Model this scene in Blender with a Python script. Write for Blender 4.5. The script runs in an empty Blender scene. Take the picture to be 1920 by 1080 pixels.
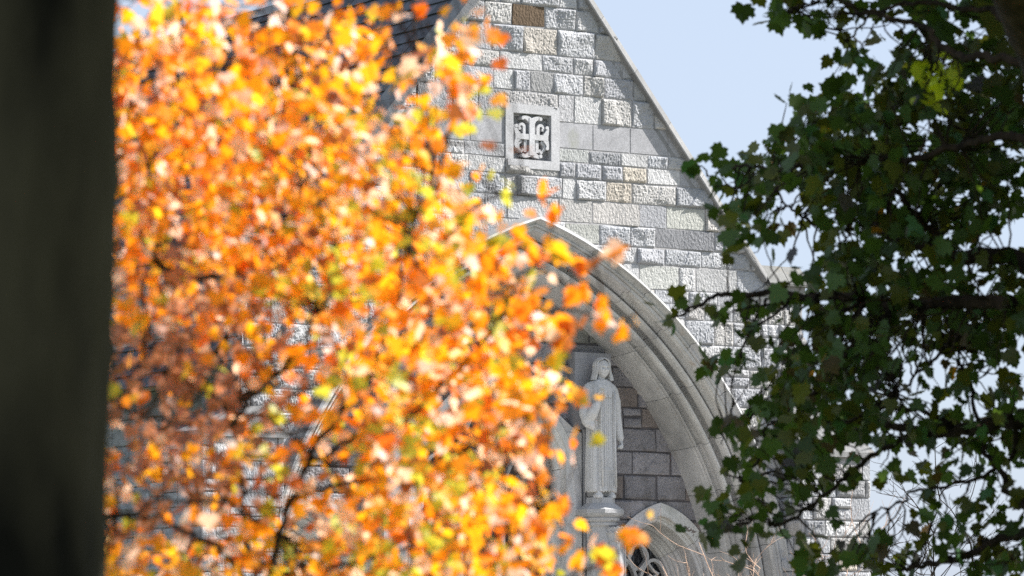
import bpy, bmesh, math, random
import numpy as np
from mathutils import Vector, Matrix
R_ = math.radians
rng = np.random.default_rng(11)
random.seed(5)
SC = bpy.context.scene
COL = SC.collection

# ------------------------------------------------------------------ camera
F = 7550.0                                   # focal length in photo pixels (1920 wide)
PHI = R_(32)
TILT = math.atan(710 / F)
FH = np.array([math.sin(PHI), math.cos(PHI), 0.0])
RT = np.array([math.cos(PHI), -math.sin(PHI), 0.0])
CAM = -52 * FH - 0.29 * RT
CAM[2] = 1.6
FW = FH * math.cos(TILT) + np.array([0, 0, math.sin(TILT)])
UP = -FH * math.sin(TILT) + np.array([0, 0, math.cos(TILT)])
cd = bpy.data.cameras.new('camera')
cam = bpy.data.objects.new('camera', cd)
COL.objects.link(cam)
cam.location = CAM
cam.rotation_euler = (math.pi / 2 + TILT, 0, -PHI)
cd.sensor_width = 36
cd.lens = 36 * F / 1920
cd.clip_start = 0.5
cd.clip_end = 5000
cd.dof.use_dof = True
cd.dof.focus_distance = 52.8
cd.dof.aperture_fstop = 3.8
cd.dof.aperture_blades = 0
SC.camera = cam

# ------------------------------------------------------------------ world, sun, exposure
SUN_AZ, SUN_EL = R_(68.5), R_(41)              # azimuth measured from the wall normal (-Y) towards +X
SDIR = Vector((math.sin(SUN_AZ) * math.cos(SUN_EL), -math.cos(SUN_AZ) * math.cos(SUN_EL), math.sin(SUN_EL)))
w = bpy.data.worlds.new('World')
SC.world = w
w.use_nodes = True
nt = w.node_tree
sky = nt.nodes.new('ShaderNodeTexSky')
sky.sky_type = 'NISHITA'
sky.sun_disc = False
sky.sun_elevation = SUN_EL
sky.sun_rotation = math.atan2(SDIR.x, SDIR.y)
sky.dust_density = 1.6
sky.ozone_density = 1.6
bg = nt.nodes['Background']
bg.inputs[1].default_value = 0.078
skm = nt.nodes.new('ShaderNodeMix')          # evens the low sky out to the pale blue of the day
skm.data_type = 'RGBA'
skm.inputs[0].default_value = 0.75
skm.inputs[7].default_value = (3.75, 4.3, 5.35, 1)
nt.links.new(sky.outputs[0], skm.inputs[6])
nt.links.new(skm.outputs[2], bg.inputs[0])
sd = bpy.data.lights.new('sun', 'SUN')
sd.energy = 5.0
sd.angle = R_(0.5)
sd.color = (1.0, 0.965, 0.92)
so = bpy.data.objects.new('sun', sd)
COL.objects.link(so)
so.rotation_euler = SDIR.to_track_quat('Z', 'Y').to_euler()
so.location = (20, -20, 30)
SC.view_settings.view_transform = 'Standard'
SC.view_settings.look = 'None'
SC.view_settings.exposure = 1.22
SC.view_settings.gamma = 1
SC.render.engine = 'CYCLES'
SC.cycles.use_denoising = False
SC.cycles.max_bounces = 6
SC.cycles.transparent_max_bounces = 6


def ray(x, y):
    return FW * F + RT * (x - 960) + UP * (540 - y)


def at(x, y, v=0.0):                         # pixel of the photo -> point (u, z) on the vertical plane y = v
    d = ray(x, y)
    t = (v - CAM[1]) / d[1]
    p = CAM + t * d
    return p[0], p[2]


def pt(x, y, d):                             # pixel of the photo -> point at depth d
    return CAM + ray(x, y) * (d / F)


# ------------------------------------------------------------------ helpers
def tag(o, label=None, cat=None, group=None, kind=None):
    if label: o['label'] = label
    if cat: o['category'] = cat
    if group: o['group'] = group
    if kind: o['kind'] = kind
    return o


def empty(name, loc, label=None, cat=None):
    o = bpy.data.objects.new(name, None)
    COL.objects.link(o)
    o.location = loc
    tag(o, label, cat)
    return o


class MB:
    def __init__(s):
        s.v = []; s.f = []; s.c = []; s.n = 0

    def add(s, v, f, c=(1, 1, 1)):
        v = np.asarray(v, float).reshape(-1, 3)
        c = np.asarray(c, float)
        if c.ndim == 1:
            c = np.tile(c, (len(v), 1))
        s.v.append(v); s.c.append(c)
        n = s.n
        s.f.extend([tuple(int(i) + n for i in q) for q in f])
        s.n += len(v)

    def box(s, a, b, c=(1, 1, 1)):
        x0, y0, z0 = a; x1, y1, z1 = b
        v = [(x0, y0, z0), (x1, y0, z0), (x1, y1, z0), (x0, y1, z0), (x0, y0, z1), (x1, y0, z1), (x1, y1, z1), (x0, y1, z1)]
        s.add(v, [(0, 3, 2, 1), (4, 5, 6, 7), (0, 1, 5, 4), (1, 2, 6, 5), (2, 3, 7, 6), (3, 0, 4, 7)], c)

    def tube(s, P, r, k=8, c=(1, 1, 1), cap=True):
        P = np.asarray(P, float)
        r = np.broadcast_to(np.asarray(r, float), (len(P),))
        T = np.gradient(P, axis=0)
        T /= np.linalg.norm(T, axis=1)[:, None] + 1e-12
        up = np.array([0.31, 0.17, 0.93])
        V = []
        for i in range(len(P)):
            a = np.cross(T[i], up); a /= np.linalg.norm(a) + 1e-9
            b = np.cross(T[i], a)
            for j in range(k):
                t = 2 * math.pi * j / k
                V.append(P[i] + r[i] * (math.cos(t) * a + math.sin(t) * b))
        Fc = []
        for i in range(len(P) - 1):
            for j in range(k):
                Fc.append((i * k + j, i * k + (j + 1) % k, (i + 1) * k + (j + 1) % k, (i + 1) * k + j))
        if cap:
            Fc.append(tuple(range(k))[::-1])
            Fc.append(tuple((len(P) - 1) * k + j for j in range(k)))
        s.add(V, Fc, c)

    def loft(s, rings, c=(1, 1, 1), cap=True):
        k = len(rings[0])
        V = np.vstack(rings)
        Fc = []
        for i in range(len(rings) - 1):
            for j in range(k):
                Fc.append((i * k + j, i * k + (j + 1) % k, (i + 1) * k + (j + 1) % k, (i + 1) * k + j))
        if cap:
            Fc.append(tuple(range(k))[::-1])
            Fc.append(tuple((len(rings) - 1) * k + j for j in range(k)))
        s.add(V, Fc, c)

    def build(s, name, mat, parent=None, smooth=False, loc=None, local=None):
        me = bpy.data.meshes.new(name)
        V = np.vstack(s.v) if s.v else np.zeros((0, 3))
        if local is not None:
            V = V - np.asarray(local, float)
        me.from_pydata(V.tolist(), [], s.f)
        ca = me.color_attributes.new('Col', 'FLOAT_COLOR', 'POINT')
        C4 = np.ones((len(V), 4), np.float32)
        if s.c:
            C4[:, :3] = np.vstack(s.c)
        ca.data.foreach_set('color', C4.ravel())
        if smooth:
            me.polygons.foreach_set('use_smooth', [True] * len(me.polygons))
        me.materials.append(mat)
        me.update()
        o = bpy.data.objects.new(name, me)
        COL.objects.link(o)
        if parent is not None:
            o.parent = parent
        if loc is not None:
            o.location = loc
        return o


# ------------------------------------------------------------------ materials
def mat_base(name, rough=0.9, spec=0.3):
    m = bpy.data.materials.new(name)
    m.use_nodes = True
    t = m.node_tree
    b = t.nodes['Principled BSDF']
    b.inputs['Roughness'].default_value = rough
    b.inputs['Specular IOR Level'].default_value = spec
    return m, t, b


def stone_mat(name, tint=(1, 1, 1), bumps=((90, 0.006), (260, 0.003)), mottle=0.25, stain=None, rough=0.92, streak=False):
    m, t, b = mat_base(name, rough, 0.25)
    N, L = t.nodes, t.links
    co = N.new('ShaderNodeTexCoord')
    at_ = N.new('ShaderNodeVertexColor'); at_.layer_name = 'Col'
    n1 = N.new('ShaderNodeTexNoise'); n1.inputs['Scale'].default_value = 3.1; n1.inputs['Detail'].default_value = 8
    n1.inputs['Roughness'].default_value = 0.7
    L.new(co.outputs['Object'], n1.inputs['Vector'])
    r1 = N.new('ShaderNodeMapRange'); r1.inputs[1].default_value = 0.3; r1.inputs[2].default_value = 0.72
    r1.inputs[3].default_value = 1 - mottle; r1.inputs[4].default_value = 1 + mottle * 0.6
    L.new(n1.outputs['Fac'], r1.inputs[0])
    n2 = N.new('ShaderNodeTexNoise'); n2.inputs['Scale'].default_value = 55; n2.inputs['Detail'].default_value = 4
    L.new(co.outputs['Object'], n2.inputs['Vector'])
    r2 = N.new('ShaderNodeMapRange'); r2.inputs[1].default_value = 0.3; r2.inputs[2].default_value = 0.7
    r2.inputs[3].default_value = 0.82; r2.inputs[4].default_value = 1.13
    L.new(n2.outputs['Fac'], r2.inputs[0])
    mu = N.new('ShaderNodeMath'); mu.operation = 'MULTIPLY'
    L.new(r1.outputs[0], mu.inputs[0]); L.new(r2.outputs[0], mu.inputs[1])
    vm = N.new('ShaderNodeVectorMath'); vm.operation = 'SCALE'
    L.new(at_.outputs['Color'], vm.inputs[0]); L.new(mu.outputs[0], vm.inputs['Scale'])
    vt = N.new('ShaderNodeVectorMath'); vt.operation = 'MULTIPLY'
    vt.inputs[1].default_value = tint
    L.new(vm.outputs[0], vt.inputs[0])
    last = vt.outputs[0]
    if stain:
        for (scale, lo, hi, colr, fac, zs) in stain:
            mp = N.new('ShaderNodeMapping'); mp.inputs['Scale'].default_value = (1, 1, zs)
            L.new(co.outputs['Object'], mp.inputs['Vector'])
            ns = N.new('ShaderNodeTexNoise'); ns.inputs['Scale'].default_value = scale; ns.inputs['Detail'].default_value = 7
            ns.inputs['Roughness'].default_value = 0.65
            L.new(mp.outputs[0], ns.inputs['Vector'])
            rr = N.new('ShaderNodeMapRange'); rr.inputs[1].default_value = lo; rr.inputs[2].default_value = hi
            rr.inputs[3].default_value = 0; rr.inputs[4].default_value = fac
            L.new(ns.outputs['Fac'], rr.inputs[0])
            mx = N.new('ShaderNodeMix'); mx.data_type = 'RGBA'
            L.new(rr.outputs[0], mx.inputs[0]); L.new(last, mx.inputs[6]); mx.inputs[7].default_value = (*colr, 1)
            last = mx.outputs[2]
    L.new(last, b.inputs['Base Color'])
    prev = None
    for sc, dist in bumps:
        nb = N.new('ShaderNodeTexNoise'); nb.inputs['Scale'].default_value = sc; nb.inputs['Detail'].default_value = 3
        if streak:
            mp = N.new('ShaderNodeMapping'); mp.inputs['Rotation'].default_value = (0, R_(40), 0)
            mp.inputs['Scale'].default_value = (1, 1, 0.55)
            L.new(co.outputs['Object'], mp.inputs['Vector']); L.new(mp.outputs[0], nb.inputs['Vector'])
        else:
            L.new(co.outputs['Object'], nb.inputs['Vector'])
        bp = N.new('ShaderNodeBump'); bp.inputs['Distance'].default_value = dist; bp.inputs['Strength'].default_value = 1
        L.new(nb.outputs['Fac'], bp.inputs['Height'])
        if prev: L.new(prev, bp.inputs['Normal'])
        prev = bp.outputs[0]
    L.new(prev, b.inputs['Normal'])
    return m


M = {}
M['ashlar'] = stone_mat('rock_faced_granite', bumps=((34, 0.020), (90, 0.010)), mottle=0.16, streak=True,
                        stain=[(2.2, .66, .80, (.34, .27, .19), .30, 1), (9, .62, .74, (.10, .10, .10), .5, 1)])
M['mortar'] = stone_mat('mortar_joint', tint=(.42, .41, .41), bumps=((120, .004),))
M['smooth'] = stone_mat('dressed_sandstone', bumps=((120, .0030), (300, .001)), mottle=0.16,
                        stain=[(1.1, .50, .72, (.20, .20, .20), .5, .5), (2.5, .60, .78, (.23, .24, .15), .55, .6)])
M['mortar_dark'] = stone_mat('dark_mortar', tint=(.13, .12, .125), bumps=((120, .004),))  # darker mortar behind the tympanum blocks
M['tymp'] = stone_mat('tympanum_ashlar', bumps=((24, .030), (80, .016)), mottle=0.25,  # tympanum stone, its own darker purple-grey tone
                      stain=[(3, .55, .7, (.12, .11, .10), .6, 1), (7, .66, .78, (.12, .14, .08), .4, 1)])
M['arch'] = stone_mat('moulded_limestone', bumps=((140, .0022), (300, .001)), mottle=0.15,
                      stain=[(1.3, .48, .68, (.20, .20, .205), .55, .7), (1.9, .62, .76, (.24, .26, .17), .45, .6),
                             (3.3, .62, .72, (.36, .24, .14), .45, 1)])
M['statue'] = stone_mat('carved_limestone', bumps=((160, .0022), (320, .001)), mottle=0.12,
                        stain=[(4, .54, .70, (.24, .24, .22), .6, .35)])
M['coping'] = stone_mat('coping_stone', bumps=((60, .004), (200, .002)), mottle=0.2,
                        stain=[(2.1, .5, .7, (.16, .16, .15), .6, 1), (3.7, .62, .75, (.30, .22, .10), .5, 1)])
M['slate'] = stone_mat('roof_slate', bumps=((30, .006), (130, .002)), mottle=0.3, rough=.6)

m, t, b = mat_base('dark_leaded_glass', 0.12, 0.5)
b.inputs['Base Color'].default_value = (.012, .014, .018, 1)
nn = t.nodes.new('ShaderNodeTexNoise'); nn.inputs['Scale'].default_value = 9
bp = t.nodes.new('ShaderNodeBump'); bp.inputs['Distance'].default_value = .02
t.links.new(nn.outputs['Fac'], bp.inputs['Height']); t.links.new(bp.outputs[0], b.inputs['Normal'])
M['glass'] = m


def leaf_mat(name, trans, rough, spec, tmul=(1, 1, 1)):
    m, t, b = mat_base(name, rough, spec)
    N, L = t.nodes, t.links
    vc = N.new('ShaderNodeVertexColor'); vc.layer_name = 'Col'
    L.new(vc.outputs['Color'], b.inputs['Base Color'])
    tr = N.new('ShaderNodeBsdfTranslucent')
    vm = N.new('ShaderNodeVectorMath'); vm.operation = 'MULTIPLY'; vm.inputs[1].default_value = tmul
    L.new(vc.outputs['Color'], vm.inputs[0]); L.new(vm.outputs[0], tr.inputs['Color'])
    mx = N.new('ShaderNodeMixShader'); mx.inputs[0].default_value = trans
    out = N['Material Output']
    L.new(b.outputs[0], mx.inputs[1]); L.new(tr.outputs[0], mx.inputs[2]); L.new(mx.outputs[0], out.inputs[0])
    return m


M['leaf_o'] = leaf_mat('orange_maple_leaf', 0.5, 0.48, 0.7, (1.4, 1.2, .95))
M['leaf_g'] = leaf_mat('green_maple_leaf', 0.38, 0.5, 0.35, (1.3, 1.2, .5))


def bark_mat(name, c0, c1, sc=9, zs=.18, bd=.02, tr=None):
    m, t, b = mat_base(name, .95, .15)
    N, L = t.nodes, t.links
    co = N.new('ShaderNodeTexCoord')
    mp = N.new('ShaderNodeMapping'); mp.inputs['Scale'].default_value = (1, 1, zs)
    L.new(co.outputs['Object'], mp.inputs['Vector'])
    n = N.new('ShaderNodeTexNoise'); n.inputs['Scale'].default_value = sc; n.inputs['Detail'].default_value = 6
    L.new(mp.outputs[0], n.inputs['Vector'])
    r = N.new('ShaderNodeValToRGB')
    r.color_ramp.elements[0].position = .35; r.color_ramp.elements[0].color = (*c0, 1)
    r.color_ramp.elements[1].position = .68; r.color_ramp.elements[1].color = (*c1, 1)
    L.new(n.outputs['Fac'], r.inputs[0]); L.new(r.outputs[0], b.inputs['Base Color'])
    bp = N.new('ShaderNodeBump'); bp.inputs['Distance'].default_value = bd
    L.new(n.outputs['Fac'], bp.inputs['Height']); L.new(bp.outputs[0], b.inputs['Normal'])
    return m


M['bark_dark'] = bark_mat('dark_furrowed_bark', (.006, .0054, .0035), (.085, .072, .044), 2.2, .35, .05)
M['bark'] = bark_mat('maple_bark', (.015, .011, .008), (.05, .035, .024), 14, .3, .01)
M['twig_pale'] = bark_mat('pale_dry_twig', (.42, .27, .18), (.62, .46, .36), 20, .5, .001)
M['twig_dark'] = bark_mat('bare_dark_twig', (.03, .025, .02), (.08, .06, .05), 20, .5, .001)
m, t, b = mat_base('lawn_grass', .95, .2)
nn = t.nodes.new('ShaderNodeTexNoise'); nn.inputs['Scale'].default_value = 2.5; nn.inputs['Detail'].default_value = 8
rr = t.nodes.new('ShaderNodeValToRGB')
rr.color_ramp.elements[0].color = (.035, .06, .018, 1); rr.color_ramp.elements[1].color = (.10, .12, .04, 1)
co = t.nodes.new('ShaderNodeTexCoord')
t.links.new(co.outputs['Object'], nn.inputs['Vector']); t.links.new(nn.outputs['Fac'], rr.inputs[0]); t.links.new(rr.outputs[0], b.inputs['Base Color'])
M['grass'] = m

# ------------------------------------------------------------------ ground
g = MB()
g.add([(-1500, -1500, 0), (1500, -1500, 0), (1500, 1500, 0), (-1500, 1500, 0)], [(0, 1, 2, 3)])
tag(g.build('lawn', M['grass']), kind='structure')
g = MB()
g.add([(-16, -18, .004), (16, -18, .004), (16, .2, .004), (-16, .2, .004)], [(0, 1, 2, 3)], (.33, .31, .28))
tag(g.build('bounce_pavement', M['smooth']), kind='structure')  # unseen pale paving, added to bounce sunlight onto the church

# ------------------------------------------------------------------ ashlar masonry
AC, AZ, AR = 1.70, 1.89, 5.82                # centres, springing and outer radius of the great arch
GZ, GS = 11.48, 1.254                        # gable apex height and slope
GRAN = [(.46, .465, .48), (.50, .50, .505), (.42, .43, .45), (.53, .53, .53), (.47, .46, .445), (.385, .39, .41)]


def rock_block(mb, u0, u1, z0, z1, style, colr, step, keep=None, plane=None, amp=1.0):
    w_, h_ = u1 - u0, z1 - z0
    if w_ < .03 or h_ < .03: return
    nx = max(3, int(w_ / step)); nz = max(3, int(h_ / step))
    e = .006
    xs = np.concatenate([[0], np.linspace(e, w_ - e, nx), [w_]])
    zs = np.concatenate([[0], np.linspace(e, h_ - e, nz), [h_]])
    X, Z = np.meshgrid(xs, zs)
    d = np.minimum(np.minimum(X, w_ - X), np.minimum(Z, h_ - Z))
    if style == 'rock':
        k = int(rng.integers(5, 10))
        P1 = np.full(X.shape, 9.0); P2 = np.full(X.shape, -9.0)
        for _ in range(k):
            gx, gz = rng.normal(0, .17, 2); o = rng.uniform(.024, .048)
            cx, cz = rng.uniform(0, w_), rng.uniform(0, h_)
            P1 = np.minimum(P1, o + gx * (X - cx) + gz * (Z - cz))
            gx, gz = rng.normal(0, .20, 2); o = rng.uniform(-.02, .034)
            P2 = np.maximum(P2, o + gx * (X - cx) + gz * (Z - cz))
        H = np.clip(.62 * P1 + .38 * P2, .010, .10)
        # a broken ledge on some blocks
        if rng.random() < .35:
            a = rng.uniform(0, math.pi); q = rng.uniform(.3, .7)
            s = np.cos(a) * (X - w_ * q) + np.sin(a) * (Z - h_ * q) + rng.normal(0, .004, X.shape)
            H = np.where(s > 0, H * .55, H)
        bev = np.clip(d / rng.uniform(.018, .035), 0, 1) ** .6
        H = .008 + H * amp * bev + rng.normal(0, .0034, X.shape) * bev
    elif style == 'split':
        gx, gz = rng.normal(0, .03, 2)
        H = .012 + gx * (X - w_ / 2) + gz * (Z - h_ / 2) + rng.normal(0, .0012, X.shape)
        H = np.clip(H, .0085, .05)
    else:
        H = np.full(X.shape, .010)
    H[0, :] = H[-1, :] = -.02; H[:, 0] = H[:, -1] = -.02
    jit = .004 if style != 'smooth' else 0
    c4 = rng.normal(0, jit, (4, 2))
    a = X / w_; bq = Z / h_
    for i, wt in enumerate([(1 - a) * (1 - bq), a * (1 - bq), a * bq, (1 - a) * bq]):
        X = X + wt * c4[i, 0]; Z = Z + wt * c4[i, 1]
    U, ZZ = X + u0, Z + z0
    n1, n2 = X.shape
    idx = np.arange(n1 * n2).reshape(n1, n2)
    q = np.stack([idx[:-1, :-1], idx[:-1, 1:], idx[1:, 1:], idx[1:, :-1]], -1).reshape(-1, 4)
    if keep is not None:
        km = keep(U, ZZ).ravel()
        q = q[km[q].any(axis=1)]
        if not len(q): return
    V = np.stack([U, -H, ZZ], -1).reshape(-1, 3)
    used = np.unique(q)
    if len(used) < len(V):
        mp_ = np.full(len(V), -1); mp_[used] = np.arange(len(used))
        V = V[used]; q = mp_[q]
    if plane is not None: V = plane(V)
    cc = np.tile(np.array(colr), (len(V), 1)) * (1 + rng.normal(0, .03, (len(V), 1)))
    mb.add(V, q, cc)


def mortar_sheet(mb, u0, u1, z0, z1, step, keep, plane=None):
    xs = np.arange(u0, u1 + step, step); zs = np.arange(z0, z1 + step, step)
    X, Z = np.meshgrid(xs, zs)
    n1, n2 = X.shape
    idx = np.arange(n1 * n2).reshape(n1, n2)
    q = np.stack([idx[:-1, :-1], idx[:-1, 1:], idx[1:, 1:], idx[1:, :-1]], -1).reshape(-1, 4)
    km = keep(X, Z).ravel()
    q = q[km[q].any(axis=1)]
    used = np.unique(q)
    mp = np.full(n1 * n2, -1); mp[used] = np.arange(len(used))
    V = np.stack([X, np.zeros_like(X), Z], -1).reshape(-1, 3)[used]
    if plane is not None: V = plane(V)
    mb.add(V, mp[q])


def pick():
    c = np.array(GRAN[int(rng.integers(len(GRAN)))]) * rng.uniform(.84, 1.0)
    r = rng.random()
    if r < .012: c = np.array((.40, .36, .31)) * rng.uniform(.9, 1.3)
    elif r < .10: c = c * np.array((1.02, .98, .93))
    elif r < .17: c = c * .7
    return c


def course(mb, z0, z1, ua, ub, keep, step, joints=(), spec={}, plane=None, amp=1, colf=pick, wmin=.26, wmax=.62, smooth_p=.24, lo=None, hi=None):
    js = sorted(joints)
    if not js:
        js = [ua + rng.uniform(0, .2)]
    L = [js[0]]
    while L[-1] > ua: L.append(L[-1] - rng.uniform(wmin, wmax))
    L = L[::-1][:-1] + js
    while L[-1] < ub: L.append(L[-1] + rng.uniform(wmin, wmax))
    gp = .0055 if colf is pick else .009
    for a_, b_ in zip(L[:-1], L[1:]):
        a2, b2 = max(a_, ua), min(b_, ub)
        if b2 - a2 < .06: continue
        st = 'rock' if rng.random() > smooth_p else 'split'
        c = colf()
        for (s0, s1), (sst, scol) in spec.items():
            if s0 <= (a_ + b_) / 2 <= s1:
                st = sst or st
                if scol is not None: c = np.array(scol)
        if b2 - a2 < .42 and z1 - z0 > .24 and rng.random() < .4 and not spec:
            zm = z0 + (z1 - z0) * rng.uniform(.4, .6)
            rock_block(mb, a2 + gp, b2 - gp, z0 + gp, zm - gp, st, c, step, keep, plane, amp)
            rock_block(mb, a2 + gp, b2 - gp, zm + gp, z1 - gp, 'rock', colf(), step, keep, plane, amp)
        else:
            rock_block(mb, a2 + gp, b2 - gp, z0 + gp, z1 - gp, st, c, step, keep, plane, amp)


PANEL = (-.456, .373, 8.042, 8.876)


def keep_front(U, Z):
    k = Z < GZ - GS * np.abs(U) - .10
    rr_ = np.hypot(np.abs(U) + AC, Z - AZ)
    k &= ~(((rr_ < AR - .07) & (Z > AZ)) | ((Z <= AZ) & (np.abs(U) < AR - AC - .07)))
    k &= ~((U > PANEL[0] + .02) & (U < PANEL[1] - .02) & (Z > PANEL[2] + .02) & (Z < PANEL[3] - .02))
    k &= ~((np.abs(U) > 4.30) & (Z > 4.4))
    return k


def keep_front_m(U, Z):
    k = Z < GZ - GS * np.abs(U) - .06
    rr_ = np.hypot(np.abs(U) + AC, Z - AZ)
    k &= ~(((rr_ < AR - .05) & (Z > AZ)) | ((Z <= AZ) & (np.abs(U) < AR - AC - .05)))
    k &= ~((U > PANEL[0] + .05) & (U < PANEL[1] - .05) & (Z > PANEL[2] + .05) & (Z < PANEL[3] - .05))
    return k


church = empty('church', (0, 0, 0), 'grey stone church with steep gable, cross panel and great pointed arch', 'church')
wall = MB()


def ju(xs, y, v=0): return [at(x, y + (x - 1100) * .075, v)[0] for x in xs]


ZR = [at(1100, y)[1] for y in (20.4, 61, 110.5, 142, 181.5, 232.6, 281.5, 306.5, 337, 376, 419, 457, 489, 535, 560)]
JR = [
    (40, (863, 907, 958.5, 1021.5, 1078, 1122)),
    (86, (822, 863, 922, 980, 1044, 1115, 1167)),
    (126, (880, 936, 1016, 1074, 1111, 1165)),
    (160, (863, 925, 962, 994, 1037, 1093, 1131, 1186)),
    (207, (848, 873, 896, 945, 1045, 1076, 1127, 1184, 1226)),
    None,
    (294, (945, 1047, 1104, 1163, 1214, 1251)),
    (322, (945, 1047, 1078, 1127, 1167, 1212, 1274)),
    (356, (880, 945, 968, 1053, 1080, 1136, 1184, 1266)),
    (398, (950, 1047, 1110, 1198, 1249, 1321)),
    (438, (1058, 1123, 1180, 1228, 1337)),
    (473, (1147, 1194, 1246, 1314, 1361)),
    (512, (1198, 1272, 1304, 1380)),
    (548, (1228, 1260, 1291)),
]
GREEN = (.45, .455, .42)
SP = {0: {(958, 1022): ('split', (.12, .085, .055))},
      1: {(980, 1045): ('rock', (.44, .41, .37))},
      3: {(994, 1037): ('split', (.30, .30, .30)), (863, 925): ('split', (.40, .40, .42))},
      4: {(896, 945): ('split', (.30, .30, .31)), (1045, 1076): ('split', (.42, .42, .43))},
      6: {(1047, 1104): ('split', (.40, .41, .40)), (1163, 1214): ('split', (.42, .42, .42))},
      7: {(1167, 1212): ('rock', (.46, .42, .36))},
      8: {(1136, 1184): ('rock', (.44, .40, .345))},
      9: {(1249, 1321): ('split', GREEN)},
      10: {(1058, 1123): ('split', (.37, .375, .35))},
      12: {(1198, 1272): ('split', (.47, .475, .45)), (1304, 1380): ('split', (.42, .42, .42))}}
STEP = .017
ztop = ZR[0]
for zz in ((ZR[0] + .27, ZR[0]), (ZR[0] + .55, ZR[0] + .27), (ZR[0] + .9, ZR[0] + .55), (ZR[0] + 1.3, ZR[0] + .9)):
    course(wall, zz[1], zz[0], -1.3, 1.3, keep_front, STEP)
for i, jr in enumerate(JR):
    z1, z0 = ZR[i], ZR[i + 1]
    if jr is None: continue
    y, xs = jr
    sp = {}
    for (a_, b_), val in SP.get(i, {}).items():
        ra, rb = ju((a_, b_), y)
        sp[(ra, rb)] = val
    hw = (GZ - z0) / GS + .1
    course(wall, z0, z1, -hw, hw, keep_front, STEP, ju(xs, y), sp or {(99, 100): (None, None)})
z = ZR[-1]
while z > 0.05:
    h = rng.uniform(.20, .33)
    z0 = max(z - h, 0)
    st = STEP if z > 2.2 else .06
    hw = 4.34 if z > 4.55 else 3.94
    course(wall, z0, z, -hw, hw, keep_front, st)
    z = z0
gw = wall.build('gable_wall', M['ashlar'], church)
mo = MB()
mortar_sheet(mo, -4.34, 4.34, 0, 11.4, .03, keep_front_m, lambda V: V + np.array([0, -.004, 0]))
mo.build('mortar', M['mortar'], gw)

# smooth band course
band = MB()
zb0, zb1 = ZR[6], ZR[5]
jb = [-3.3, -2.72, -2.1, -1.55] + ju((811, 881, 945), 250) + ju((1047, 1111, 1181, 1251), 262) + [3.1]
for a_, b_ in zip(jb[:-1], jb[1:]):
    if abs((a_ + b_) / 2) < .35:
        band.build('band_course', M['smooth'], church); band = MB()
        continue
    rock_block(band, a_ + .003, b_ - .003, zb0 + .004, zb1 - .004, 'smooth', np.array((.40, .40, .415)) * rng.uniform(.9, 1.06), .05, keep_front)
band.build('band_course', M['smooth'], church)

# ------------------------------------------------------------------ cross panel
pnl = MB()
u0, u1, z0, z1 = PANEL
iu0, iu1, iz0, iz1 = -.338, .245, 8.157, 8.760
PF = -.03
for a, b in [((u0, z0), (u1, iz0)), ((u0, iz1), (u1, z1)), ((u0, iz0), (iu0, iz1)), ((iu1, iz0), (u1, iz1))]:
    pnl.box((a[0], PF, a[1]), (b[0], .25, b[1]), (.50, .50, .51))
pn = pnl.build('cross_panel', M['smooth'], church)
bk = MB(); bk.box((iu0 - .02, .10, iz0 - .02), (iu1 + .02, .26, iz1 + .02), (.42, .42, .43))
bk.box((iu0 - .0, .05, iz1 - .035), (iu1, .10, iz1 + .01), (.40, .40, .40))
bk.build('recess_back', M['smooth'], pn)
cr = MB()
CU, CZ = (iu0 + iu1) / 2, (iz0 + iz1) / 2


def strip(mb, P, wd, v0, v1, c):             # flat bar along a polyline in the wall plane
    P = np.array(P, float)
    T = np.gradient(P, axis=0); T /= np.linalg.norm(T, axis=1)[:, None] + 1e-9
    Nn = np.stack([-T[:, 1], T[:, 0]], 1)
    wd = np.broadcast_to(np.asarray(wd, float), (len(P),))[:, None]
    A, B = P + Nn * wd, P - Nn * wd
    rings = [np.array([(A[i][0], v0, A[i][1]), (B[i][0], v0, B[i][1]), (B[i][0], v1, B[i][1]), (A[i][0], v1, A[i][1])]) for i in range(len(P))]
    mb.loft(rings, c)


def disc(mb, cx, cz, r, v0, v1, c):
    k = 12
    th = np.arange(k) * 2 * math.pi / k
    mb.loft([np.stack([cx + r * np.cos(th), np.full(k, v0), cz + r * np.sin(th)], 1),
             np.stack([cx + r * np.cos(th), np.full(k, v1), cz + r * np.sin(th)], 1)], c)


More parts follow.
